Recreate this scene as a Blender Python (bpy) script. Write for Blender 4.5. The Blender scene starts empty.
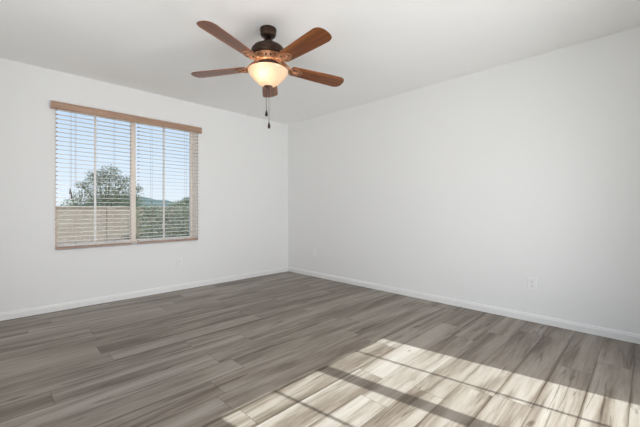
import bpy, bmesh, math, random
from mathutils import Vector, Matrix

S = bpy.context.scene
COL = S.collection
random.seed(7)
PI = math.pi
H = 2.44                       # ceiling height
XL, YB = -4.30, -5.00          # inner faces of the left and back walls (right wall x=0, window wall y=0)
WT = 0.14                      # wall thickness

# ------------------------------------------------------------------ camera
cam_d = bpy.data.cameras.new('camera')
cam_d.sensor_width = 36.0
cam_d.lens = 329.5 / 640 * 36.0
cam_d.shift_y = -4.5 / 640
cam_d.clip_start = 0.02
cam_d.clip_end = 2000
cam = bpy.data.objects.new('camera', cam_d)
cam.location = (-3.531, -4.26, 1.036)
cam.rotation_euler = (PI / 2, 0, math.radians(44.8 - 90))
COL.objects.link(cam)
S.camera = cam

# ------------------------------------------------------------------ world, sun, daylight, exposure
SKY = 1.12
w = bpy.data.worlds.new('sky')
S.world = w
w.use_nodes = True
nt = w.node_tree
nt.nodes.clear()
wo = nt.nodes.new('ShaderNodeOutputWorld')
bg = nt.nodes.new('ShaderNodeBackground')
bg.inputs['Strength'].default_value = SKY
tc = nt.nodes.new('ShaderNodeTexCoord')
sx = nt.nodes.new('ShaderNodeSeparateXYZ')
cr = nt.nodes.new('ShaderNodeValToRGB')
e = cr.color_ramp.elements
e[0].position = 0.0;  e[0].color = (0.90, 0.95, 1.0, 1)
e[1].position = 1.0;  e[1].color = (0.30, 0.52, 0.95, 1)
m = e.new(0.13); m.color = (0.76, 0.88, 1.03, 1)
m = e.new(0.34); m.color = (0.46, 0.65, 0.92, 1)
nt.links.new(tc.outputs['Generated'], sx.inputs[0])
nt.links.new(sx.outputs['Z'], cr.inputs[0])
nt.links.new(cr.outputs[0], bg.inputs['Color'])
nt.links.new(bg.outputs[0], wo.inputs[0])

SUN_EL = 39.3
SUN = 11.3
sun_d = bpy.data.lights.new('sun', 'SUN')
sun_d.energy = SUN
sun_d.angle = math.radians(0.45)
sun_d.color = (0.86, 0.95, 1.0)
sun = bpy.data.objects.new('sun', sun_d)
hd = Vector((-0.136, 1.0, 0)).normalized() * math.cos(math.radians(SUN_EL))
sun.rotation_euler = Vector((hd.x, hd.y, -math.sin(math.radians(SUN_EL)))).to_track_quat('-Z', 'Y').to_euler()
sun.location = (0, -12, 10)
COL.objects.link(sun)


def area(name, loc, rot, sx_, sy_, power, color=(1, 1, 1), spread=180):
    d = bpy.data.lights.new(name, 'AREA')
    d.shape = 'RECTANGLE'
    d.size, d.size_y = sx_, sy_
    d.spread = math.radians(spread)
    d.energy = power
    d.color = color
    o = bpy.data.objects.new(name, d)
    o.location, o.rotation_euler = loc, rot
    COL.objects.link(o)
    return o


# patio door daylight and added fill at an invented side window, behind the camera
area('patio_door_daylight', (-1.72, -4.88, 0.90), (PI / 2 + math.radians(1), 0, math.radians(3)), 1.4, 1.5, 32, (0.98, 0.987, 0.995), 135)
area('side_fill_light', (-4.18, -3.0, 1.20), (0, -PI / 2 - math.radians(16), math.radians(32)), 1.0, 1.8, 21, (0.98, 0.987, 0.995), 160)

S.view_settings.view_transform = 'Standard'
S.view_settings.look = 'None'
S.view_settings.exposure = 0.03
S.view_settings.gamma = 1.0
S.view_settings.use_curve_mapping = False
S.cycles.max_bounces = 12
S.cycles.diffuse_bounces = 8
S.cycles.transparent_max_bounces = 16


# ------------------------------------------------------------------ helpers
class NG:
    """small node graph writer"""
    def __init__(self, name):
        self.m = bpy.data.materials.new(name)
        self.m.use_nodes = True
        self.t = self.m.node_tree
        self.t.nodes.clear()
        self.out = self.t.nodes.new('ShaderNodeOutputMaterial')

    def n(self, kind, **kw):
        nd = self.t.nodes.new('ShaderNode' + kind)
        for k, v in kw.items():
            setattr(nd, k, v)
        return nd

    def put(self, sock, v):
        if hasattr(v, 'is_output'):
            self.t.links.new(v, sock)
        else:
            if isinstance(v, (tuple, list)) and sock.type == 'RGBA' and len(v) == 3:
                v = (*v, 1)
            sock.default_value = v

    def math(self, op, a, b=0.0, c=None):
        nd = self.n('Math', operation=op)
        self.put(nd.inputs[0], a)
        self.put(nd.inputs[1], b)
        if c is not None:
            self.put(nd.inputs[2], c)
        return nd.outputs[0]

    def xyz(self, a=0.0, b=0.0, c=0.0):
        nd = self.n('CombineXYZ')
        for s, v in zip(nd.inputs, (a, b, c)):
            self.put(s, v)
        return nd.outputs[0]

    def noise(self, vec, scale=1.0, detail=3.0, rough=0.5, dist=0.0):
        nd = self.n('TexNoise')
        self.put(nd.inputs['Vector'], vec)
        nd.inputs['Scale'].default_value = scale
        nd.inputs['Detail'].default_value = detail
        nd.inputs['Roughness'].default_value = rough
        nd.inputs['Distortion'].default_value = dist
        return nd.outputs[0]

    def ramp(self, f, stops):
        nd = self.n('ValToRGB')
        el = nd.color_ramp.elements
        while len(el) < len(stops):
            el.new(0.5)
        for k, (p, c) in zip(el, stops):
            k.position = p
            k.color = (*c, 1) if len(c) == 3 else c
        self.put(nd.inputs[0], f)
        return nd.outputs[0]

    def mix(self, f, a, b, blend='MIX'):
        nd = self.n('Mix', data_type='RGBA', blend_type=blend)
        self.put(nd.inputs[0], f)
        self.put(nd.inputs[6], a)
        self.put(nd.inputs[7], b)
        return nd.outputs[2]

    def bump(self, h, strength=0.1, dist=0.01):
        nd = self.n('Bump')
        nd.inputs['Strength'].default_value = strength
        nd.inputs['Distance'].default_value = dist
        self.put(nd.inputs['Height'], h)
        return nd.outputs[0]

    def bsdf(self, color, rough=0.5, metal=0.0, normal=None, spec=0.5, emit=None, es=0.0):
        nd = self.n('BsdfPrincipled')
        self.put(nd.inputs['Base Color'], color)
        self.put(nd.inputs['Roughness'], rough)
        self.put(nd.inputs['Metallic'], metal)
        nd.inputs['Specular IOR Level'].default_value = spec
        if normal is not None:
            self.put(nd.inputs['Normal'], normal)
        if emit:
            self.put(nd.inputs['Emission Color'], emit)
            nd.inputs['Emission Strength'].default_value = es
        self.t.links.new(nd.outputs[0], self.out.inputs[0])
        return self.m

    def obj_co(self):
        nd = self.n('TexCoord')
        sp = self.n('SeparateXYZ')
        self.t.links.new(nd.outputs['Object'], sp.inputs[0])
        return nd.outputs['Object'], sp.outputs[0], sp.outputs[1], sp.outputs[2]


def simple(name, color, rough=0.5, metal=0.0, var=0.06, scale=30, bump=0.0, spec=0.5):
    g = NG(name)
    co, *_ = g.obj_co()
    f = g.noise(co, scale, 3)
    a = tuple(c * (1 - var) for c in color)
    b = tuple(min(1, c * (1 + var)) for c in color)
    col = g.ramp(f, [(0.3, a), (0.7, b)])
    return g.bsdf(col, rough, metal, g.bump(f, bump, 0.004) if bump else None, spec)


def wood(name, dark, mid, light, axis=0, scale=1.0, rough=0.4, spec=0.5):
    g = NG(name)
    co, x, y, z = g.obj_co()
    s = [14 * scale] * 3
    s[axis] = 0.9 * scale
    v = g.xyz(g.math('MULTIPLY', x, s[0]), g.math('MULTIPLY', y, s[1]), g.math('MULTIPLY', z, s[2]))
    f = g.noise(v, 1.0, 5, 0.6, 1.2)
    s2 = [90 * scale] * 3
    s2[axis] = 2.5 * scale
    v2 = g.xyz(g.math('MULTIPLY', x, s2[0]), g.math('MULTIPLY', y, s2[1]), g.math('MULTIPLY', z, s2[2]))
    f2 = g.noise(v2, 1.0, 3, 0.6, 0.3)
    ff = g.math('ADD', g.math('MULTIPLY', f, 0.65), g.math('MULTIPLY', f2, 0.35))
    col = g.ramp(ff, [(0.32, dark), (0.5, mid), (0.68, light)])
    return g.bsdf(col, rough, 0, g.bump(f2, 0.04, 0.002), spec)


class MB:
    """gathers shapes into one mesh"""
    def __init__(self):
        self.bm = bmesh.new()

    def box(self, x0, x1, y0, y1, z0, z1, bev=0.0, seg=2, mat=None):
        vs = [Vector((x, y, z)) for x in (x0, x1) for y in (y0, y1) for z in (z0, z1)]
        if mat is not None:
            vs = [mat @ v for v in vs]
        v = [self.bm.verts.new(p) for p in vs]
        fs = []
        for q in ((0, 1, 3, 2), (4, 6, 7, 5), (0, 4, 5, 1), (2, 3, 7, 6), (0, 2, 6, 4), (1, 5, 7, 3)):
            fs.append(self.bm.faces.new([v[i] for i in q]))
        if bev:
            es = list({ed for f in fs for ed in f.edges})
            bmesh.ops.bevel(self.bm, geom=es, offset=bev, segments=seg, affect='EDGES', profile=0.5)
        return self

    def lathe(self, prof, n=40, center=(0, 0, 0), smooth=True, close=True, lobes=0, lob=0.0):
        c = Vector(center)
        rings = []
        for r, z in prof:
            if r < 1e-6:
                rings.append([self.bm.verts.new(c + Vector((0, 0, z)))])
            else:
                rings.append([self.bm.verts.new(c + Vector((
                    r * (1 + lob * math.cos(lobes * 2 * PI * k / n)) * math.cos(2 * PI * k / n),
                    r * (1 + lob * math.cos(lobes * 2 * PI * k / n)) * math.sin(2 * PI * k / n), z))) for k in range(n)])
        for a, b in zip(rings, rings[1:]):
            for k in range(n):
                j = (k + 1) % n
                if len(a) == 1 and len(b) == 1:
                    continue
                if len(a) == 1:
                    f = self.bm.faces.new((a[0], b[k], b[j]))
                elif len(b) == 1:
                    f = self.bm.faces.new((a[k], b[0], a[j]))
                else:
                    f = self.bm.faces.new((a[k], b[k], b[j], a[j]))
                f.smooth = smooth
        return self

    def tube(self, pts, rad, n=8, cap=True):
        pts = [Vector(p) for p in pts]
        rr = rad if isinstance(rad, (list, tuple)) else [rad] * len(pts)
        rings = []
        up = None
        for i, p in enumerate(pts):
            d = (pts[min(i + 1, len(pts) - 1)] - pts[max(i - 1, 0)]).normalized()
            if up is None:
                up = d.orthogonal().normalized()
            else:
                up = (up - d * up.dot(d))
                up = up.normalized() if up.length > 1e-6 else d.orthogonal().normalized()
            s = d.cross(up)
            rings.append([self.bm.verts.new(p + (up * math.cos(2 * PI * k / n) + s * math.sin(2 * PI * k / n)) * rr[i]) for k in range(n)])
        for a, b in zip(rings, rings[1:]):
            for k in range(n):
                f = self.bm.faces.new((a[k], b[k], b[(k + 1) % n], a[(k + 1) % n]))
                f.smooth = True
        if cap:
            self.bm.faces.new(rings[0][::-1])
            self.bm.faces.new(rings[-1])
        return self

    def prism(self, outline, z0, z1, bev=0.0, mat=None):
        """closed xy outline pushed from z0 to z1"""
        lo = [self.bm.verts.new((mat @ Vector((x, y, z0))) if mat else (x, y, z0)) for x, y in outline]
        hi = [self.bm.verts.new((mat @ Vector((x, y, z1))) if mat else (x, y, z1)) for x, y in outline]
        fs = [self.bm.faces.new(lo[::-1]), self.bm.faces.new(hi)]
        n = len(outline)
        for k in range(n):
            self.bm.faces.new((lo[k], lo[(k + 1) % n], hi[(k + 1) % n], hi[k]))
        if bev:
            es = list({ed for f in fs for ed in f.edges})
            bmesh.ops.bevel(self.bm, geom=es, offset=bev, segments=2, affect='EDGES')
        return self

    def ball(self, c, r, sz=1.0, u=16, v=10):
        prof = [(r * math.sin(PI * k / v), -r * sz * math.cos(PI * k / v)) for k in range(v + 1)]
        prof[0] = (0, -r * sz)
        prof[-1] = (0, r * sz)
        return self.lathe(prof, u, c)

    def build(self, name, mat, parent=None, loc=(0, 0, 0), recalc=True):
        if recalc:
            bmesh.ops.recalc_face_normals(self.bm, faces=self.bm.faces[:])
        me = bpy.data.meshes.new(name)
        self.bm.to_mesh(me)
        self.bm.free()
        me.materials.append(mat)
        o = bpy.data.objects.new(name, me)
        COL.objects.link(o)
        o.location = loc
        if parent:
            o.parent = parent
        return o


def tag(o, label=None, cat=None, group=None, kind=None):
    if label: o['label'] = label
    if cat: o['category'] = cat
    if group: o['group'] = group
    if kind: o['kind'] = kind
    return o


def empty(name, loc, rz=0.0):
    o = bpy.data.objects.new(name, None)
    o.empty_display_size = 0.1
    o.location = loc
    o.rotation_euler = (0, 0, rz)
    COL.objects.link(o)
    return o


def copy_tree(o, parent=None):
    c = o.copy()
    COL.objects.link(c)
    if parent:
        c.parent = parent
    for ch in list(o.children):
        copy_tree(ch, c)
    return c


# ------------------------------------------------------------------ materials
def wall_paint(name, color, rough=0.85):
    g = NG(name)
    co, *_ = g.obj_co()
    f = g.noise(co, 70, 2, 0.5)
    return g.bsdf(color, rough, 0, g.bump(f, 0.05, 0.003), 0.25)


WALL = wall_paint('painted_wall', (0.83, 0.83, 0.828))
CEIL = wall_paint('painted_ceiling', (0.92, 0.92, 0.915), 0.9)
TRIM = simple('white_trim_paint', (0.82, 0.82, 0.815), 0.4, 0, 0.01)
VINYL = simple('almond_vinyl', (0.95, 0.85, 0.75), 0.4, 0, 0.02)
WHITEV = simple('white_vinyl', (0.93, 0.92, 0.90), 0.4, 0, 0.02)


def floor_mat():
    g = NG('grey_oak_planks')
    co, x, y, z = g.obj_co()
    PW, PL = 0.180, 1.22
    yy = g.math('DIVIDE', g.math('ADD', y, 0.055), PW)
    row = g.math('FLOOR', yy)
    fy = g.math('FRACT', yy)
    wn = g.n('TexWhiteNoise', noise_dimensions='1D')
    g.put(wn.inputs['W'], g.math('ADD', row, 31.7))
    xx = g.math('ADD', g.math('DIVIDE', x, PL), g.math('MULTIPLY', wn.outputs[0], 7.0))
    colm = g.math('FLOOR', xx)
    fx = g.math('FRACT', xx)
    w2 = g.n('TexWhiteNoise', noise_dimensions='2D')
    g.put(w2.inputs['Vector'], g.xyz(row, colm, 0))
    r1 = w2.outputs[0]
    w3 = g.n('TexWhiteNoise', noise_dimensions='2D')
    g.put(w3.inputs['Vector'], g.xyz(g.math('ADD', row, 53.3), g.math('ADD', colm, 11.1), 0))
    r2 = w3.outputs[0]
    # grain coordinates, shifted per plank
    ox = g.math('ADD', x, g.math('MULTIPLY', r1, 37.0))
    oy = g.math('ADD', y, g.math('MULTIPLY', r2, 19.0))
    broad = g.noise(g.xyz(g.math('MULTIPLY', ox, 0.8), g.math('MULTIPLY', oy, 8.5), r1), 1.0, 4, 0.55, 0.9)
    fine = g.noise(g.xyz(g.math('MULTIPLY', ox, 6.0), g.math('MULTIPLY', oy, 80.0), r2), 1.0, 5, 0.7, 0.5)
    streak = g.noise(g.xyz(g.math('MULTIPLY', ox, 0.9), g.math('MULTIPLY', oy, 17.0), r1), 1.0, 5, 0.6, 1.6)
    knot = g.noise(g.xyz(g.math('MULTIPLY', ox, 3.2), g.math('MULTIPLY', oy, 15.0), 4.0), 1.0, 2, 0.5, 0.15)
    val = g.math('ADD', g.math('MULTIPLY', broad, 0.70), g.math('MULTIPLY', fine, 0.27))
    val = g.math('ADD', val, g.math('MULTIPLY', g.math('SUBTRACT', r1, 0.5), 0.10))
    col = g.ramp(val, [(0.32, (0.072, 0.052, 0.035)), (0.41, (0.155, 0.122, 0.092)), (0.50, (0.243, 0.204, 0.164)), (0.62, (0.325, 0.286, 0.243))])
    dk = g.ramp(streak, [(0.28, (0.38, 0.33, 0.28)), (0.42, (1, 1, 1))])
    col = g.mix(1.0, col, dk, 'MULTIPLY')
    kn = g.ramp(knot, [(0.225, (0.26, 0.21, 0.17)), (0.295, (1, 1, 1))])
    col = g.mix(1.0, col, kn, 'MULTIPLY')
    # thin dark checks that follow the grain, here and there
    cn = g.noise(g.xyz(g.math('MULTIPLY', ox, 0.9), g.math('MULTIPLY', oy, 20.0), g.math('ADD', r2, 8.0)), 1.0, 2, 0.4, 0.0)
    cm = g.noise(g.xyz(g.math('MULTIPLY', ox, 1.2), g.math('MULTIPLY', oy, 5.0), 2.5), 1.0, 2, 0.5)
    line = g.math('ABSOLUTE', g.math('SUBTRACT', cn, 0.47))
    ck = g.ramp(g.math('ADD', line, g.math('MULTIPLY', g.math('MAXIMUM', g.math('SUBTRACT', 0.59, cm), 0.0), 0.5)), [(0.003, (0.45, 0.39, 0.34)), (0.024, (1, 1, 1))])
    col = g.mix(1.0, col, ck, 'MULTIPLY')
    # seams
    ey = g.math('MULTIPLY', g.math('MINIMUM', fy, g.math('SUBTRACT', 1.0, fy)), PW)
    ex = g.math('MULTIPLY', g.math('MINIMUM', fx, g.math('SUBTRACT', 1.0, fx)), PL)
    ed = g.math('MINIMUM', ex, ey)
    seam = g.ramp(g.math('DIVIDE', ed, 0.006), [(0.1, (0.55, 0.52, 0.50)), (0.5, (1, 1, 1))])
    col = g.mix(1.0, col, seam, 'MULTIPLY')
    # grain that darkens along the long edge of some planks
    eb = g.math('ADD', g.math('DIVIDE', ey, 0.040), g.math('MULTIPLY', g.math('SUBTRACT', 0.75, streak), 1.5))
    eb = g.math('ADD', eb, g.math('MULTIPLY', r2, 1.1))
    col = g.mix(1.0, col, g.ramp(eb, [(0.55, (0.42, 0.36, 0.30)), (1.0, (1, 1, 1))]), 'MULTIPLY')
    h = g.math('ADD', g.math('MULTIPLY', fine, 0.3), seam)
    rough = g.math('ADD', 0.26, g.math('MULTIPLY', fine, 0.14))
    return g.bsdf(col, rough, 0, g.bump(h, 0.06, 0.002), 0.32)


FLOOR = floor_mat()
VAL_WOOD = wood('valance_wood', (0.32, 0.19, 0.130), (0.43, 0.275, 0.195), (0.54, 0.36, 0.265), 0, 1.0, 0.45)
SLAT_WOOD = wood('slat_wood', (0.82, 0.74, 0.65), (0.86, 0.78, 0.69), (0.90, 0.83, 0.75), 0, 1.0, 0.16, 0.9)
BLADE_WOOD = wood('walnut_blade', (0.070, 0.018, 0.006), (0.19, 0.058, 0.016), (0.38, 0.135, 0.036), 0, 1.0, 0.32, 0.6)
BRONZE = simple('oil_rubbed_bronze', (0.060, 0.036, 0.026), 0.42, 0.75, 0.25, 25)
COPPER = simple('aged_copper', (0.52, 0.275, 0.16), 0.42, 0.75, 0.40, 40)
COPPER_DARK = simple('dark_copper', (0.22, 0.12, 0.08), 0.42, 0.75, 0.2, 30)
TIP_WOOD = simple('bare_slat_wood', (0.56, 0.36, 0.25), 0.6, 0, 0.1)
CORD = simple('tan_cord', (0.22, 0.17, 0.13), 0.8)
TASSEL = simple('dark_tassel_wood', (0.12, 0.07, 0.045), 0.5)
TASSEL_P = simple('pale_tassel', (0.75, 0.70, 0.62), 0.5)
PLATE = simple('white_plate_plastic', (0.855, 0.855, 0.85), 0.4, 0, 0.01)
SLOT = simple('outlet_slot_grey', (0.18, 0.18, 0.18), 0.6)
STUCCO = simple('sand_stucco', (0.55, 0.44, 0.34), 0.9, 0, 0.1, 20, 0.2)
ROOFM = simple('roof_membrane', (0.4, 0.36, 0.32), 0.9)


def glass_mat(name, tint, gl=0.05):
    g = NG(name)
    tr = g.n('BsdfTransparent')
    tr.inputs[0].default_value = (*tint, 1)
    gs = g.n('BsdfGlossy')
    gs.inputs['Roughness'].default_value = 0.01
    fr = g.n('Fresnel')
    fr.inputs[0].default_value = 1.08
    mx = g.n('MixShader')
    g.t.links.new(fr.outputs[0], mx.inputs[0])
    g.t.links.new(tr.outputs[0], mx.inputs[1])
    g.t.links.new(gs.outputs[0], mx.inputs[2])
    g.t.links.new(mx.outputs[0], g.out.inputs[0])
    return g.m


GLASS = glass_mat('tinted_window_glass', (0.90, 0.92, 0.93))
GLASS_CLEAR = glass_mat('patio_glass', (0.97, 0.98, 0.98))


# ------------------------------------------------------------------ room shell
WX0, WX1, WZ0, WZ1 = -3.055, -1.555, 0.618, 2.125        # window opening, window wall
DX0, DX1, DZ1 = -2.47, -0.92, 2.03                       # patio door opening, back wall
VY0, VY1, VZ0, VZ1 = -3.95, -2.05, 0.80, 2.08            # opening for the invented side window, left wall

MB().box(XL - WT, WT, YB - WT, WT, -0.12, 0).build('floor', FLOOR)
bpy.data.objects['floor']['kind'] = 'structure'
tag(MB().box(XL - WT, WT, YB - WT, WT, H, H + 0.2).build('ceiling', CEIL), kind='structure')
b = MB()
WW = 0.25                                                # the window wall is deeper
b.box(XL - WT, WX0, 0, WW, 0, H); b.box(WX1, WT, 0, WW, 0, H)
b.box(WX0, WX1, 0, WW, 0, WZ0); b.box(WX0, WX1, 0, WW, WZ1, H)
tag(b.build('wall_window_side', WALL), kind='structure')
tag(MB().box(0, WT, YB - WT, 0, 0, H).build('wall_right', WALL), kind='structure')
b = MB()
b.box(XL - WT, DX0, YB - WT, YB, 0, H); b.box(DX1, 0, YB - WT, YB, 0, H); b.box(DX0, DX1, YB - WT, YB, DZ1, H)
tag(b.build('wall_back', WALL), kind='structure')
b = MB()
b.box(XL - WT, XL, YB, VY0, 0, H); b.box(XL - WT, XL, VY1, 0, 0, H)
b.box(XL - WT, XL, VY0, VY1, 0, VZ0); b.box(XL - WT, XL, VY0, VY1, VZ1, H)
tag(b.build('wall_left', WALL), kind='structure')

# baseboards: stepped profile (distance from wall, height)
BP = [(0, 0), (0.014, 0), (0.013, 0.050), (0.010, 0.055), (0.008, 0.066), (0.004, 0.071), (0, 0.071)]


def baseboard(name, p0, p1, nrm):
    """profile swept from p0 to p1, nrm points into the room; ends mitred"""
    p0, p1, nrm = Vector(p0), Vector(p1), Vector(nrm)
    d = (p1 - p0).normalized()
    b_ = MB()
    rows = []
    for p, s in ((p0, 1), (p1, -1)):
        rows.append([b_.bm.verts.new(p + nrm * a + d * s * a + Vector((0, 0, z))) for a, z in BP])
    n = len(BP)
    for k in range(n):
        b_.bm.faces.new((rows[0][k], rows[0][(k + 1) % n], rows[1][(k + 1) % n], rows[1][k]))
    b_.bm.faces.new(rows[0]); b_.bm.faces.new(rows[1])
    return tag(b_.build(name, TRIM), kind='structure')


baseboard('baseboard_window_side', (XL, 0, 0), (0, 0, 0), (0, -1, 0))
baseboard('baseboard_right', (0, 0, 0), (0, YB, 0), (-1, 0, 0))
baseboard('baseboard_left', (XL, YB, 0), (XL, 0, 0), (1, 0, 0))
baseboard('baseboard_back_left', (DX0 - 0.001, YB, 0), (XL, YB, 0), (0, 1, 0))
baseboard('baseboard_back_right', (0, YB, 0), (DX1 + 0.001, YB, 0), (0, 1, 0))

# window in the window wall: sliding window, one white bar in each pane
FY0, FY1 = 0.165, 0.215
win = tag(empty('window_1', ((WX0 + WX1) / 2, 0.19, WZ0)), kind='structure')


def rel(o, root):
    o.parent = root
    o.location = -root.location
    return o


b = MB()
FW = 0.048
SW = 0.026                                               # side stiles are slim
b.box(WX0, WX0 + SW, FY0, FY1, WZ0, WZ1, 0.004); b.box(WX1 - SW, WX1, FY0, FY1, WZ0, WZ1, 0.004)
b.box(WX0 + SW, WX1 - SW, FY0, FY1, WZ0, WZ0 + FW, 0.004); b.box(WX0 + SW, WX1 - SW, FY0, FY1, WZ1 - 0.03, WZ1, 0.004)
MX = -2.288
b.box(WX0, WX0 + 0.006, 0.03, FY0, WZ0, WZ1); b.box(WX1 - 0.006, WX1, 0.03, FY0, WZ0, WZ1)   # jamb liners
b.box(MX - 0.026, MX + 0.026, FY0, FY1, WZ0 + FW, WZ1 - 0.03, 0.004)
rel(b.build('window_frame', VINYL), win)
for x0, x1 in ((WX0 + SW, MX - 0.026), (MX + 0.026, WX1 - SW)):
    rel(MB().box(x0, x1, 0.188, 0.193, WZ0 + FW, WZ1 - 0.03).build('glass_pane', GLASS), win)
for xm in (-2.676, -1.928):
    rel(MB().box(xm - 0.011, xm + 0.011, 0.180, 0.188, WZ0 + FW, WZ1 - 0.03, 0.003).build('muntin', WHITEV), win)
rel(MB().box(MX - 0.012, MX + 0.012, 0.150, 0.1652, 1.40, 1.47, 0.004).build('sash_latch', VINYL), win)

# invented side window behind the camera, added as a second daylight source
added_win = tag(empty('added_window', (XL - 0.1, (VY0 + VY1) / 2, VZ0)), kind='structure')
b = MB()
xa, xb = XL - 0.125, XL - 0.075
b.box(xa, xb, VY0, VY0 + FW, VZ0, VZ1, 0.004); b.box(xa, xb, VY1 - FW, VY1, VZ0, VZ1, 0.004)
b.box(xa, xb, VY0 + FW, VY1 - FW, VZ0, VZ0 + FW, 0.004); b.box(xa, xb, VY0 + FW, VY1 - FW, VZ1 - FW, VZ1, 0.004)
b.box(xa, xb, -3.03, -2.97, VZ0 + FW, VZ1 - FW, 0.004)
rel(b.build('window_frame', VINYL), added_win)
for y0, y1 in ((VY0 + FW, -3.03), (-2.97, VY1 - FW)):
    rel(MB().box(XL - 0.103, XL - 0.098, y0, y1, VZ0 + FW, VZ1 - FW).build('glass_pane', GLASS_CLEAR), added_win)

# patio door, behind the camera: the sun comes in through its two glazed panels
door = tag(empty('door_1', ((DX0 + DX1) / 2, YB - 0.1, 0)), kind='structure')
b = MB()
GX0, GX1, GZ0, GZ1 = -2.40, -0.99, 0.12, 1.96
ya, yb = YB - 0.125, YB - 0.075
b.box(DX0, GX0, ya, yb, 0, DZ1, 0.003); b.box(GX1, DX1, ya, yb, 0, DZ1, 0.003)
b.box(GX0, GX1, ya, yb, 0, GZ0, 0.003); b.box(GX0, GX1, ya, yb, GZ1, DZ1, 0.003)
b.box(-1.68 - 0.045, -1.68 + 0.045, ya, yb, GZ0, GZ1, 0.003)
rel(b.build('door_frame', WHITEV), door)
for x0, x1 in ((GX0, -1.725), (-1.635, GX1)):
    rel(MB().box(x0, x1, YB - 0.103, YB - 0.097, GZ0, GZ1).build('glass_pane', GLASS_CLEAR), door)
for xm in (-2.063, -1.318):
    rel(MB().box(xm - 0.010, xm + 0.010, YB - 0.096, YB - 0.086, GZ0, GZ1, 0.003).build('muntin', WHITEV), door)
hb = MB()
hb.tube([(-1.66, yb - 0.002, 0.92), (-1.66, yb + 0.04, 0.94), (-1.66, yb + 0.04, 1.10), (-1.66, yb - 0.002, 1.12)], 0.010, 10)
rel(hb.build('door_handle', BRONZE), door)

# ------------------------------------------------------------------ ceiling fan
FC = Vector((-1.99, -2.16, 0))
fan = tag(empty('ceiling_fan', (FC.x, FC.y, H)),
          'dark bronze five-blade ceiling fan with glowing glass bowl light', 'ceiling fan')
Z = lambda z: z - H
ZL = lambda z: z - H - LOW


def fpart(mb, name, mat):
    return mb.build(name, mat, fan)


LOW = 0.012                              # everything below the canopy hangs this much lower


fpart(MB().lathe([(0, 0), (0.063, 0), (0.065, Z(2.428)), (0.061, Z(2.418)), (0.061, Z(2.400)), (0.057, Z(2.388)),
                  (0.046, Z(2.377)), (0.030, Z(2.372)), (0, Z(2.372))], 40), 'canopy', BRONZE)
fpart(MB().lathe([(0, ZL(2.39)), (0.020, ZL(2.39)), (0.020, ZL(2.362)), (0.036, ZL(2.358)), (0.040, ZL(2.350)), (0.038, ZL(2.340)),
                  (0.030, ZL(2.335)), (0.030, ZL(2.325)), (0, ZL(2.325))], 32), 'downrod', BRONZE)
fpart(MB().lathe([(0, ZL(2.332)), (0.050, ZL(2.331)), (0.085, ZL(2.323)), (0.112, ZL(2.308)), (0.127, ZL(2.290)), (0.132, ZL(2.272)),
                  (0.132, ZL(2.254)), (0.126, ZL(2.240)), (0.118, ZL(2.234)), (0, ZL(2.234))], 56), 'motor_housing', BRONZE)
# pierced copper ring below the housing
fpart(MB().lathe([(0, ZL(2.236)), (0.116, ZL(2.236)), (0.121, ZL(2.230)), (0.117, ZL(2.224)), (0.111, ZL(2.221)), (0.107, ZL(2.196)),
                  (0.111, ZL(2.191)), (0.106, ZL(2.184)), (0.085, ZL(2.180)), (0, ZL(2.180))], 56), 'motor_ring', COPPER)
vb = MB()
for k in range(20):
    a = 2 * PI * (k + 0.5) / 20
    M_ = Matrix.Rotation(a, 4, 'Z')
    vb.box(0.100, 0.1115, -0.0065, 0.0065, ZL(2.218), ZL(2.201), 0.002, 1, M_)
fpart(vb, 'vent_slots', BRONZE)
fpart(MB().lathe([(0, ZL(2.181)), (0.084, ZL(2.181)), (0.086, ZL(2.174)), (0.080, ZL(2.166)), (0.080, ZL(2.158)), (0, ZL(2.158))], 40),
      'flywheel', BRONZE)
fpart(MB().lathe([(0, ZL(2.159)), (0.070, ZL(2.159)), (0.072, ZL(2.150)), (0.066, ZL(2.144)), (0.066, ZL(2.134)), (0.084, ZL(2.126)),
                  (0.086, ZL(2.118)), (0.070, ZL(2.114)), (0, ZL(2.114))], 40), 'switch_housing', COPPER)

# blade with one iron and its screws, then four copies of the set
R0, R1 = 0.185, 0.657
prof = [(R0, 0.044), (R0 + 0.004, 0.052), (R0 + 0.03, 0.056), (0.30, 0.061), (0.42, 0.067), (0.54, 0.0715), (0.605, 0.073)]
tip = []
for k in range(0, 8):                    # rounded corner of the tip
    a = (PI / 2) * k / 7
    tip.append((R1 - 0.055 + 0.055 * math.sin(a) ** 0.9 if k else R1 - 0.055, 0.073 - 0.050 * (1 - math.cos(a))))
tip.append((R1 + 0.003, 0.010))
half = prof + tip[1:]
outline = [(x, -y) for x, y in half] + [(x, y) for x, y in reversed(half)]
PITCH = Matrix.Rotation(math.radians(-11), 4, 'X')
ZB = ZL(2.161)
T_ = Matrix.Translation((0, 0, ZB)) @ PITCH
bl = MB().prism(outline, 0.0, 0.007, 0.002)
blade = bl.build('blade', BLADE_WOOD, fan)
blade.matrix_local = T_
ANG0 = math.radians(51.8)
ROLL = (0, 0, 0, 0, 4.5)
DROOP = (2.0, 3.0, -1.1, -2.3, 1.5)     # the blades hang a little unevenly (degrees)


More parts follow.
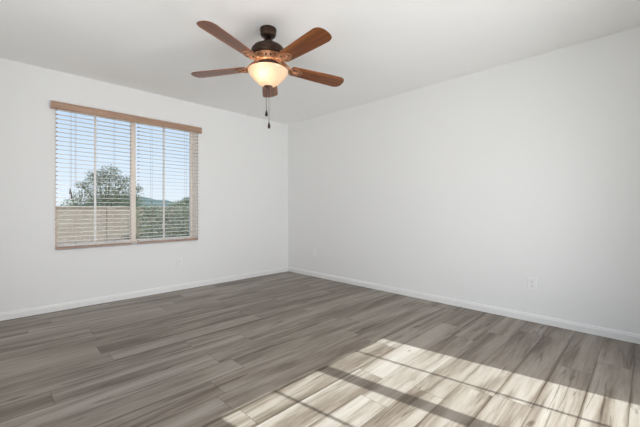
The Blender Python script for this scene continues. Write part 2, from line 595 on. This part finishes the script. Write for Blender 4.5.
def iron_mb():
    b_ = MB()
    # arm from the ring, dropping to the blade
    for s in (-1, 1):
        pts = [(0.098, s * 0.012, ZL(2.212)), (0.120, s * 0.026, ZL(2.200)), (0.145, s * 0.036, ZL(2.176)),
               (0.165, s * 0.034, ZL(2.163)), (0.185, s * 0.022, ZL(2.157)), (0.205, s * 0.012, ZL(2.1555))]
        b_.tube(pts, [0.0085, 0.0085, 0.008, 0.008, 0.007, 0.006], 8)
        # scroll
        sc = []
        for k in range(16):
            a = k / 15 * 3.6
            r = 0.021 - 0.0011 * k
            sc.append((0.150 + r * math.cos(a * 1.0 + 2.4) * 1.0, s * (0.020 + r * math.sin(a + 2.4) * 0.6), ZL(2.170) + 0.010 * math.cos(a)))
        b_.tube(sc, 0.0050, 6)
    b_.tube([(0.098, 0, ZL(2.208)), (0.125, 0, ZL(2.196)), (0.150, 0, ZL(2.172)), (0.180, 0, ZL(2.157))], [0.010, 0.0085, 0.007, 0.006], 8)
    # leaf-shaped plate under the blade root
    ol = []
    for k in range(40):
        a = 2 * PI * k / 40
        r = 0.048 * (1 + 0.13 * math.cos(3 * a))
        ol.append((0.222 + 1.15 * r * math.cos(a), r * math.sin(a) * 1.02))
    b_.prism(ol, -0.0075, -0.0002, 0.0025, T_)
    # raised rib on the plate
    b_.tube([T_ @ Vector((0.180, 0, -0.009)), T_ @ Vector((0.215, 0, -0.011)), T_ @ Vector((0.262, 0, -0.008))], [0.007, 0.007, 0.004], 8)
    return b_


iron = iron_mb().build('blade_iron', COPPER, fan)
for px_, py_ in ((0.205, 0.028), (0.205, -0.028), (0.258, 0.0)):
    sb = MB().lathe([(0, -0.0045), (0.004, -0.0040), (0.0062, -0.0015), (0.0062, 0.001), (0, 0.001)], 14)
    sc = sb.build('screw', BRONZE, iron)
    sc.matrix_local = T_ @ Matrix.Translation((px_, py_, -0.0078))
for k in range(5):
    Rz = Matrix.Rotation(ANG0 - k * math.radians(72), 4, 'Z')
    if k == 0:
        b_, i_ = blade, iron
    else:
        b_, i_ = copy_tree(blade, fan), copy_tree(iron, fan)
    Dr = Matrix.Translation((0.12, 0, ZB)) @ Matrix.Rotation(math.radians(DROOP[k]), 4, 'Y') @ Matrix.Translation((0, 0, ZB)) @ Matrix.Rotation(math.radians(ROLL[k]), 4, 'X') @ Matrix.Translation((0, 0, -ZB)) @ Matrix.Translation((-0.12, 0, -ZB))
    b_.matrix_local = Rz @ Dr @ T_
    i_.matrix_local = Rz @ Dr

# glass bowl
g = NG('alabaster_glass')
co, *_ = g.obj_co()
f = g.noise(co, 16, 4, 0.55, 1.0)
colr = g.ramp(f, [(0.3, (0.80, 0.66, 0.51)), (0.7, (0.90, 0.80, 0.68))])
tl = g.n('BsdfTranslucent'); g.put(tl.inputs[0], colr)
df = g.n('BsdfPrincipled'); g.put(df.inputs['Base Color'], colr); df.inputs['Roughness'].default_value = 0.25
mx = g.n('MixShader'); mx.inputs[0].default_value = 0.38
g.t.links.new(tl.outputs[0], mx.inputs[1]); g.t.links.new(df.outputs[0], mx.inputs[2])
em = g.n('Emission'); em.inputs[0].default_value = (1.0, 0.84, 0.64, 1); em.inputs[1].default_value = 0.12
ad = g.n('AddShader')
g.t.links.new(mx.outputs[0], ad.inputs[0]); g.t.links.new(em.outputs[0], ad.inputs[1])
g.t.links.new(ad.outputs[0], g.out.inputs[0])
BOWL = g.m
bo = [(0.149, 2.128), (0.154, 2.125), (0.155, 2.119), (0.152, 2.111), (0.142, 2.095), (0.127, 2.076), (0.108, 2.055),
      (0.086, 2.034), (0.065, 2.018), (0.042, 2.007), (0.012, 2.003)]
bi = [(r - 0.004 if r > 0.02 else r, z + 0.004) for r, z in bo[::-1]]
bi[-1] = (0.145, 2.128)
fpart(MB().lathe([(r, ZL(z)) for r, z in bo + bi + [bo[0]]], 56), 'light_bowl', BOWL)
fpart(MB().lathe([(0, ZL(2.017)), (0.008, ZL(2.017)), (0.008, ZL(2.006)), (0.034, ZL(2.005)), (0.035, ZL(2.001)), (0.027, ZL(1.996)),
                  (0.014, ZL(1.992)), (0.010, ZL(1.987)), (0.006, ZL(1.983)), (0, ZL(1.982))], 28), 'finial', COPPER_DARK)
fpart(MB().lathe([(0, ZL(2.116)), (0.006, ZL(2.116)), (0.006, ZL(2.014)), (0, ZL(2.014))], 12), 'centre_rod', BRONZE)

g = NG('bulb_glow')
em = g.n('Emission'); em.inputs[0].default_value = (1.0, 0.85, 0.62, 1); em.inputs[1].default_value = 1.5
g.t.links.new(em.outputs[0], g.out.inputs[0])
BULB = g.m
RT = Vector((0.7046, -0.7096, 0))
for s, dz in ((-1, 2.078), (1, 2.080)):
    c = RT * (0.062 * s)
    bb = MB().lathe([(0, ZL(dz + 0.045)), (0.011, ZL(dz + 0.045)), (0.012, ZL(dz + 0.028)), (0.020, ZL(dz + 0.014)), (0.0235, ZL(dz)),
                     (0.019, ZL(dz - 0.014)), (0.010, ZL(dz - 0.021)), (0, ZL(dz - 0.023))], 20, (c.x, c.y, 0))
    fpart(bb, 'bulb', BULB)
pd = bpy.data.lights.new('fan_bulb_light', 'POINT')
pd.energy = 0.65
pd.color = (1.0, 0.86, 0.68)
pd.shadow_soft_size = 0.024
po = bpy.data.objects.new('fan_bulb_light', pd)
po.location = Vector((FC.x, FC.y, 2.090)) - RT * 0.022 + Vector((-0.7096, -0.7046, 0)) * 0.078
COL.objects.link(po)

for off, zb, lab in ((-0.014, 1.790, None), (0.006, 1.695, None)):
    c = RT * off
    cb = MB().tube([(c.x, c.y, ZL(1.990)), (c.x, c.y, ZL(zb + 0.03))], 0.0015, 6)
    nb = int((1.985 - zb - 0.03) / 0.012)
    for k in range(nb):
        cb.ball((c.x, c.y, ZL(zb + 0.035 + k * 0.012)), 0.0024, 1, 6, 4)
    ch = fpart(cb, 'pull_chain', BRONZE)
    MB().lathe([(0, ZL(zb + 0.038)), (0.003, ZL(zb + 0.037)), (0.004, ZL(zb + 0.028)), (0.0095, ZL(zb + 0.008)), (0.0115, ZL(zb - 0.006)),
                (0.009, ZL(zb - 0.016)), (0, ZL(zb - 0.020))], 16, (c.x, c.y, 0)).build('chain_fob', BRONZE, ch)

# ------------------------------------------------------------------ blinds and valance
SY0, SY1 = -0.030, 0.020                 # slats run just proud of the wall face
vroot = tag(empty('blind_valance', (-2.295, 0, 2.03)), 'brown wooden valance board across the top of the window', 'valance')
vp = [(0.0, 2.118), (-0.052, 2.118), (-0.060, 2.114), (-0.060, 2.102), (-0.055, 2.098), (-0.055, 2.064), (-0.059, 2.060),
      (-0.060, 2.047), (-0.056, 2.043), (-0.047, 2.043), (-0.045, 2.100), (0.0, 2.100)]
b = MB()
vx0, vx1 = -3.088, -1.528
A_ = [b.bm.verts.new((vx0, y, z)) for y, z in vp]
B_ = [b.bm.verts.new((vx1, y, z)) for y, z in vp]
for k in range(len(vp)):
    j = (k + 1) % len(vp)
    b.bm.faces.new((A_[k], A_[j], B_[j], B_[k]))
b.bm.faces.new(A_); b.bm.faces.new(B_)
rel(b.build('front_board', VAL_WOOD), vroot)
for x0, x1 in ((vx0, vx0 + 0.010), (vx1 - 0.010, vx1)):
    rel(MB().box(x0 - 0.001, x1 + 0.001, -0.052, -0.001, 2.043, 2.1005, 0.002).build('return_board', VAL_WOOD), vroot)


def blind(x0, x1, zbot, label, tassel_x, tassel_z, tmat, cords):
    r = tag(empty('window_blind', ((x0 + x1) / 2, 0, zbot)), label, 'blind', 'wooden venetian blinds on the window')
    rel(MB().box(x0, x1, -0.028, 0.028, 2.062, 2.096, 0.003).build('headrail', SLAT_WOOD), r)
    sb = MB()
    step = 0.0445
    z = zbot + 0.035
    nz = 0
    while z < 2.055:
        nz += 1
        # thin, slightly crowned slat
        n = 4
        rows = []
        for k in range(n + 1):
            t = k / n
            y = SY0 + (SY1 - SY0) * t
            zc = z + 0.0012 * (1 - (2 * t - 1) ** 2) + 0.002 * (t - 0.5)
            rows.append([(x0, y, zc - 0.0011), (x0, y, zc + 0.0011), (x1, y, zc + 0.0011), (x1, y, zc - 0.0011)])
        vr = [[sb.bm.verts.new(p) for p in row] for row in rows]
        for a, c in zip(vr, vr[1:]):
            for q in range(4):
                sb.bm.faces.new((a[q], a[(q + 1) % 4], c[(q + 1) % 4], c[q]))
        sb.bm.faces.new(vr[0]); sb.bm.faces.new(vr[-1])
        z += step
    nf = len(sb.bm.faces)
    for k in range(nz):
        zz = zbot + 0.035 + k * step
        for xa_, xb_ in ((x0 - 0.0015, x0 + 0.011), (x1 - 0.011, x1 + 0.0015)):
            sb.box(xa_, xb_, SY0 - 0.001, SY1 + 0.001, zz - 0.0030, zz + 0.0035)
    sb.bm.faces.ensure_lookup_table()
    for f_ in sb.bm.faces[nf:]:
        f_.material_index = 1                                 # bare wood at the slat tips
    sl = rel(sb.build('slats', SLAT_WOOD), r)
    sl.data.materials.append(TIP_WOOD)
    rel(MB().box(x0, x1, SY0 - 0.003, SY1 + 0.003, zbot, zbot + 0.018, 0.003).build('bottom_rail', VAL_WOOD), r)
    for cx in cords:
        cbm = MB()
        for y in (SY0 - 0.0025, SY1 + 0.0025):
            cbm.tube([(cx, y, zbot + 0.016), (cx, y, 2.07)], 0.0009, 6)
        rel(cbm.build('ladder_cord', CORD), r)
    lc = MB()
    for dx in (-0.006, 0.006):
        lc.tube([(tassel_x + dx, SY0 - 0.012, 2.07), (tassel_x + dx, SY0 - 0.010, tassel_z + 0.06 - dx * 4)], 0.0008, 6)
    lc = rel(lc.build('lift_cord', CORD), r)
    for dx in (-0.006, 0.006):
        zz = tassel_z - dx * 4
        t = MB().lathe([(0, zz + 0.062), (0.003, zz + 0.061), (0.005, zz + 0.045), (0.0085, zz + 0.006), (0.0085, zz), (0, zz)], 12,
                       (tassel_x + dx, SY0 - 0.010, 0)).build('tassel', tmat)
        t.parent = lc
    return r


blind(-3.046, -2.362, 0.628, 'left wooden slat blind, over the window half with the tree', -2.93, 1.165, TASSEL, (-2.885, -2.53))
blind(-2.290, -1.564, 0.628, 'right wooden slat blind, over the window half nearer the room corner', -2.015, 0.78, TASSEL_P, (-2.14, -1.725))


# ------------------------------------------------------------------ wall outlets
def outlet(loc, rz, label, kind='duplex'):
    """built facing -y, base on the wall face"""
    r = tag(empty('wall_outlet', loc, rz), label, 'outlet')
    MB().box(-0.036, 0.036, -0.0065, 0.0, -0.058, 0.058, 0.0025).build('cover_plate', PLATE, r)
    if kind == 'duplex':
        for s in (-1, 1):
            ol = [(0.0165 * math.cos(a), max(-0.0135, min(0.0135, 0.0165 * math.sin(a)))) for a in [2 * PI * k / 28 for k in range(28)]]
            M_ = Matrix.Translation((0, 0, s * 0.0195)) @ Matrix.Rotation(PI / 2, 4, 'X')
            rc = MB().prism(ol, 0.003, 0.0080, 0.0006, M_).build('receptacle', PLATE, r)
            sl = MB()
            for dx, hh in ((-0.0062, 0.0048), (0.0062, 0.0040)):
                sl.box(dx - 0.0013, dx + 0.0013, -0.0086, -0.0070, s * 0.0195 + 0.003 - hh, s * 0.0195 + 0.003 + hh)
            sl.box(-0.0024, 0.0024, -0.0086, -0.0070, s * 0.0195 - 0.0105, s * 0.0195 - 0.0062)
            sl.build('slots', SLOT, rc)
        MB().lathe([(0, 0), (0.003, 0), (0.003, 0.0012), (0, 0.0016)], 12).build('screw', PLATE, r).matrix_local = \
            Matrix.Translation((0, -0.0063, 0)) @ Matrix.Rotation(PI / 2, 4, 'X')
    else:
        MB().box(-0.0165, 0.0165, -0.0095, -0.004, -0.0335, 0.0335, 0.0015).build('insert', PLATE, r)
        for s in (-1, 1):
            MB().lathe([(0, 0), (0.003, 0), (0.003, 0.0012), (0, 0.0016)], 12).build('screw', PLATE, r).matrix_local = \
                Matrix.Translation((0, -0.0063, s * 0.048)) @ Matrix.Rotation(PI / 2, 4, 'X')
    return r


outlet((-1.807, 0, 0.350), 0, 'white double outlet low on the wall beneath the window')
outlet((0, -0.646, 0.361), -PI / 2, 'white wall plate with rectangular insert on right wall near the corner', 'insert')
outlet((0, -3.507, 0.345), -PI / 2, 'white double outlet low on right wall nearest the sunlit floor')

# ------------------------------------------------------------------ outside
GZ = -0.15
tag(MB().box(-60, 60, -60, 200, GZ - 0.2, GZ).build('ground', simple('desert_ground', (0.52, 0.46, 0.38), 0.95, 0, 0.12, 2)), kind='structure')
tag(MB().box(XL - WT - 0.4, WT + 0.4, YB - WT - 0.02, WT + 0.02, H + 0.205, H + 0.30).build('roof', ROOFM), kind='structure')
tag(MB().box(XL - WT, WT, YB - WT, WT, GZ, -0.125).build('foundation', STUCCO), kind='structure')


def block_mat():
    g = NG('tan_concrete_block')
    co, x, y, z = g.obj_co()
    br = g.n('TexBrick')
    g.put(br.inputs['Vector'], g.xyz(x, z, 0))
    br.inputs['Scale'].default_value = 1.0
    br.inputs['Brick Width'].default_value = 0.4
    br.inputs['Row Height'].default_value = 0.2
    br.inputs['Mortar Size'].default_value = 0.008
    br.inputs['Color1'].default_value = (0.140, 0.108, 0.082, 1)
    br.inputs['Color2'].default_value = (0.165, 0.130, 0.100, 1)
    br.inputs['Mortar'].default_value = (0.105, 0.082, 0.066, 1)
    f = g.noise(co, 3, 4)
    c = g.mix(g.math('MULTIPLY', f, 0.5), br.outputs[0], (0.20, 0.158, 0.110))
    return g.bsdf(c, 0.95, 0, g.bump(f, 0.1, 0.01), 0.2)


YW = 6.0
wall = tag(empty('block_wall', (-2.0, YW, GZ)), 'tan concrete block garden wall beyond the window', 'wall')
bm_ = block_mat()
rel(MB().box(-12, 10, YW, YW + 0.15, GZ, 1.06).build('wall_panel', bm_), wall)
rel(MB().box(-12, 10, YW - 0.02, YW + 0.17, 1.06, 1.10, 0.008).build('wall_cap', bm_), wall)
for px_ in (-5.3, -3.25, -1.2, 0.85, 2.9):
    rel(MB().box(px_ - 0.1, px_ + 0.1, YW - 0.05, YW + 0.2, GZ, 1.105, 0.01).build('pilaster', bm_), wall)


def leaf_mat(name, dark, light, thin=True):
    g = NG(name)
    co, *_ = g.obj_co()
    f = g.noise(co, 5, 4)
    c = g.ramp(f, [(0.3, dark), (0.7, light)])
    df = g.n('BsdfDiffuse'); g.put(df.inputs[0], c)
    tl = g.n('BsdfTranslucent'); g.put(tl.inputs[0], c)
    mx = g.n('MixShader'); mx.inputs[0].default_value = 0.45 if thin else 0.0
    g.t.links.new(df.outputs[0], mx.inputs[1]); g.t.links.new(tl.outputs[0], mx.inputs[2])
    g.t.links.new(mx.outputs[0], g.out.inputs[0])
    return g.m


BARK = simple('bark', (0.10, 0.085, 0.06), 0.9, 0, 0.3, 12)


def leaves(n, sample, size):
    b_ = MB()
    for _ in range(n):
        p = sample()
        a = Vector((random.gauss(0, 1), random.gauss(0, 1), random.gauss(0, 1))).normalized()
        c = a.orthogonal().normalized()
        d = a.cross(c)
        L = size * random.uniform(0.6, 1.4)
        W = L * 0.42
        q = [p - c * L, p + d * W + a * W * 0.3, p + c * L, p - d * W + a * W * 0.3]
        b_.bm.faces.new([b_.bm.verts.new(v) for v in q])
    return b_


def blob_sampler(blobs):
    wts = [b_[3] ** 2 for b_ in blobs]
    def s():
        x, y, z, r, sq = random.choices(blobs, wts)[0]
        while True:
            d = Vector((random.uniform(-1, 1), random.uniform(-1, 1), random.uniform(-1, 1)))
            if d.length <= 1:
                break
        d *= r * random.uniform(0.75, 1.0)
        d.z *= sq
        return Vector((x, y, z)) + d
    return s


def tree(name, loc, h, blobs, n, size, mat, label, cat, group, trunk_r=0.06):
    r = tag(empty(name, loc), label, cat, group)
    tb = MB()
    tb.tube([(0, 0, 0), (0.04, 0.02, h * 0.18), (0.0, 0.0, h * 0.36)], [trunk_r, trunk_r * 0.85, trunk_r * 0.7], 8)
    for (x, y, z, rr, sq) in blobs:
        mid = Vector((x * 0.45, y * 0.45, h * 0.34 + (z - h * 0.34) * 0.45))
        tb.tube([(0, 0, h * 0.33), mid, (x, y, z + rr * 0.3 * sq)], [trunk_r * 0.55, trunk_r * 0.35, trunk_r * 0.12], 6)
    tb.build('trunk', BARK, r)
    leaves(n, blob_sampler(blobs), size).build('foliage', mat, r, recalc=False)
    return r


GREEN1 = leaf_mat('palo_verde_leaves', (0.105, 0.115, 0.070), (0.19, 0.20, 0.125))
GREEN2 = leaf_mat('shrub_leaves', (0.095, 0.120, 0.080), (0.170, 0.200, 0.140))
GREEN3 = leaf_mat('grey_green_leaves', (0.17, 0.185, 0.125), (0.27, 0.28, 0.20))

# the airy tree behind the wall, seen in the left half of the window
tree('tree', (-0.58, 9.4, GZ), 3.0,
     [(0, 0, 1.95, 0.8, 0.8), (-0.55, 0.1, 1.55, 0.55, 0.8), (0.62, -0.1, 1.65, 0.6, 0.8), (0.15, 0, 2.48, 0.42, 0.8),
      (-0.25, 0, 2.3, 0.42, 0.8), (0.95, 0.2, 1.3, 0.5, 0.8), (-0.95, 0, 1.25, 0.45, 0.8), (0.6, 0, 2.2, 0.38, 0.7), (0.1, 0, 1.3, 0.9, 0.8),
      (1.0, 0, 1.95, 0.28, 0.6), (-0.7, 0, 2.0, 0.25, 0.6)],
     10000, 0.030, GREEN1, 'airy green tree rising above the block wall in left window half', 'tree', None, 0.08)
tree('tree', (3.2, 11.5, GZ), 2.1,
     [(0, 0, 1.35, 0.5, 0.7), (0.5, 0, 1.3, 0.45, 0.6), (-0.45, 0, 1.35, 0.42, 0.6), (0.05, 0, 1.62, 0.3, 0.6)],
     3000, 0.036, GREEN3, 'small pale green tree against the hill in right window half', 'tree', None, 0.05)
# clipped hedge in front of the wall, right half of the window
hedge = tag(empty('hedge', (0.95, 4.9, GZ)), 'grey-green leafy hedge outside the right half of the window', 'hedge')
sb = MB()
hbl = []
for k in range(15):
    x = -1.72 + k * 0.26
    sb.tube([(x, 0, 0), (x + 0.03, 0.02, 0.4), (x - 0.05, 0.0, 0.9)], [0.02, 0.016, 0.006], 6)
    top = random.uniform(1.24, 1.36)
    for z_ in (0.32, 0.74):
        hbl.append((x, random.uniform(-0.05, 0.05), z_, 0.34, 1.0))
    hbl.append((x, 0, top - 0.22, 0.27, 0.9))
sb.build('stems', BARK, hedge)
leaves(26000, blob_sampler(hbl), 0.024).build('foliage', GREEN3, hedge, recalc=False)

# distant hills
hb = MB()
xs = [i * 3.0 for i in range(-60, 90)]
rid = []
for x in xs:
    hgt = 2.2 + 6.0 * math.exp(-((x - 48) / 17.0) ** 2) + 1.5 * math.exp(-((x - 95) / 22.0) ** 2) + 0.8 * math.sin(x * 0.21) + 0.5 * math.sin(x * 0.53 + 1)
    rid.append(max(1.2, hgt))
rows = []
for fy, fz in ((0, 0), (25, 0.55), (45, 0.9), (60, 1.0), (90, 0.6), (130, 0)):
    rows.append([hb.bm.verts.new((x + 4 * math.sin(fy), 130 + fy + 3 * math.sin(x * 0.3 + fy), GZ - 0.1 + rid[i] * fz)) for i, x in enumerate(xs)])
for a, c in zip(rows, rows[1:]):
    for i in range(len(xs) - 1):
        ff = hb.bm.faces.new((a[i], a[i + 1], c[i + 1], c[i]))
        ff.smooth = True
tag(hb.build('hill', leaf_mat('scrub_hillside', (0.085, 0.105, 0.095), (0.12, 0.14, 0.125), False)), kind='structure')
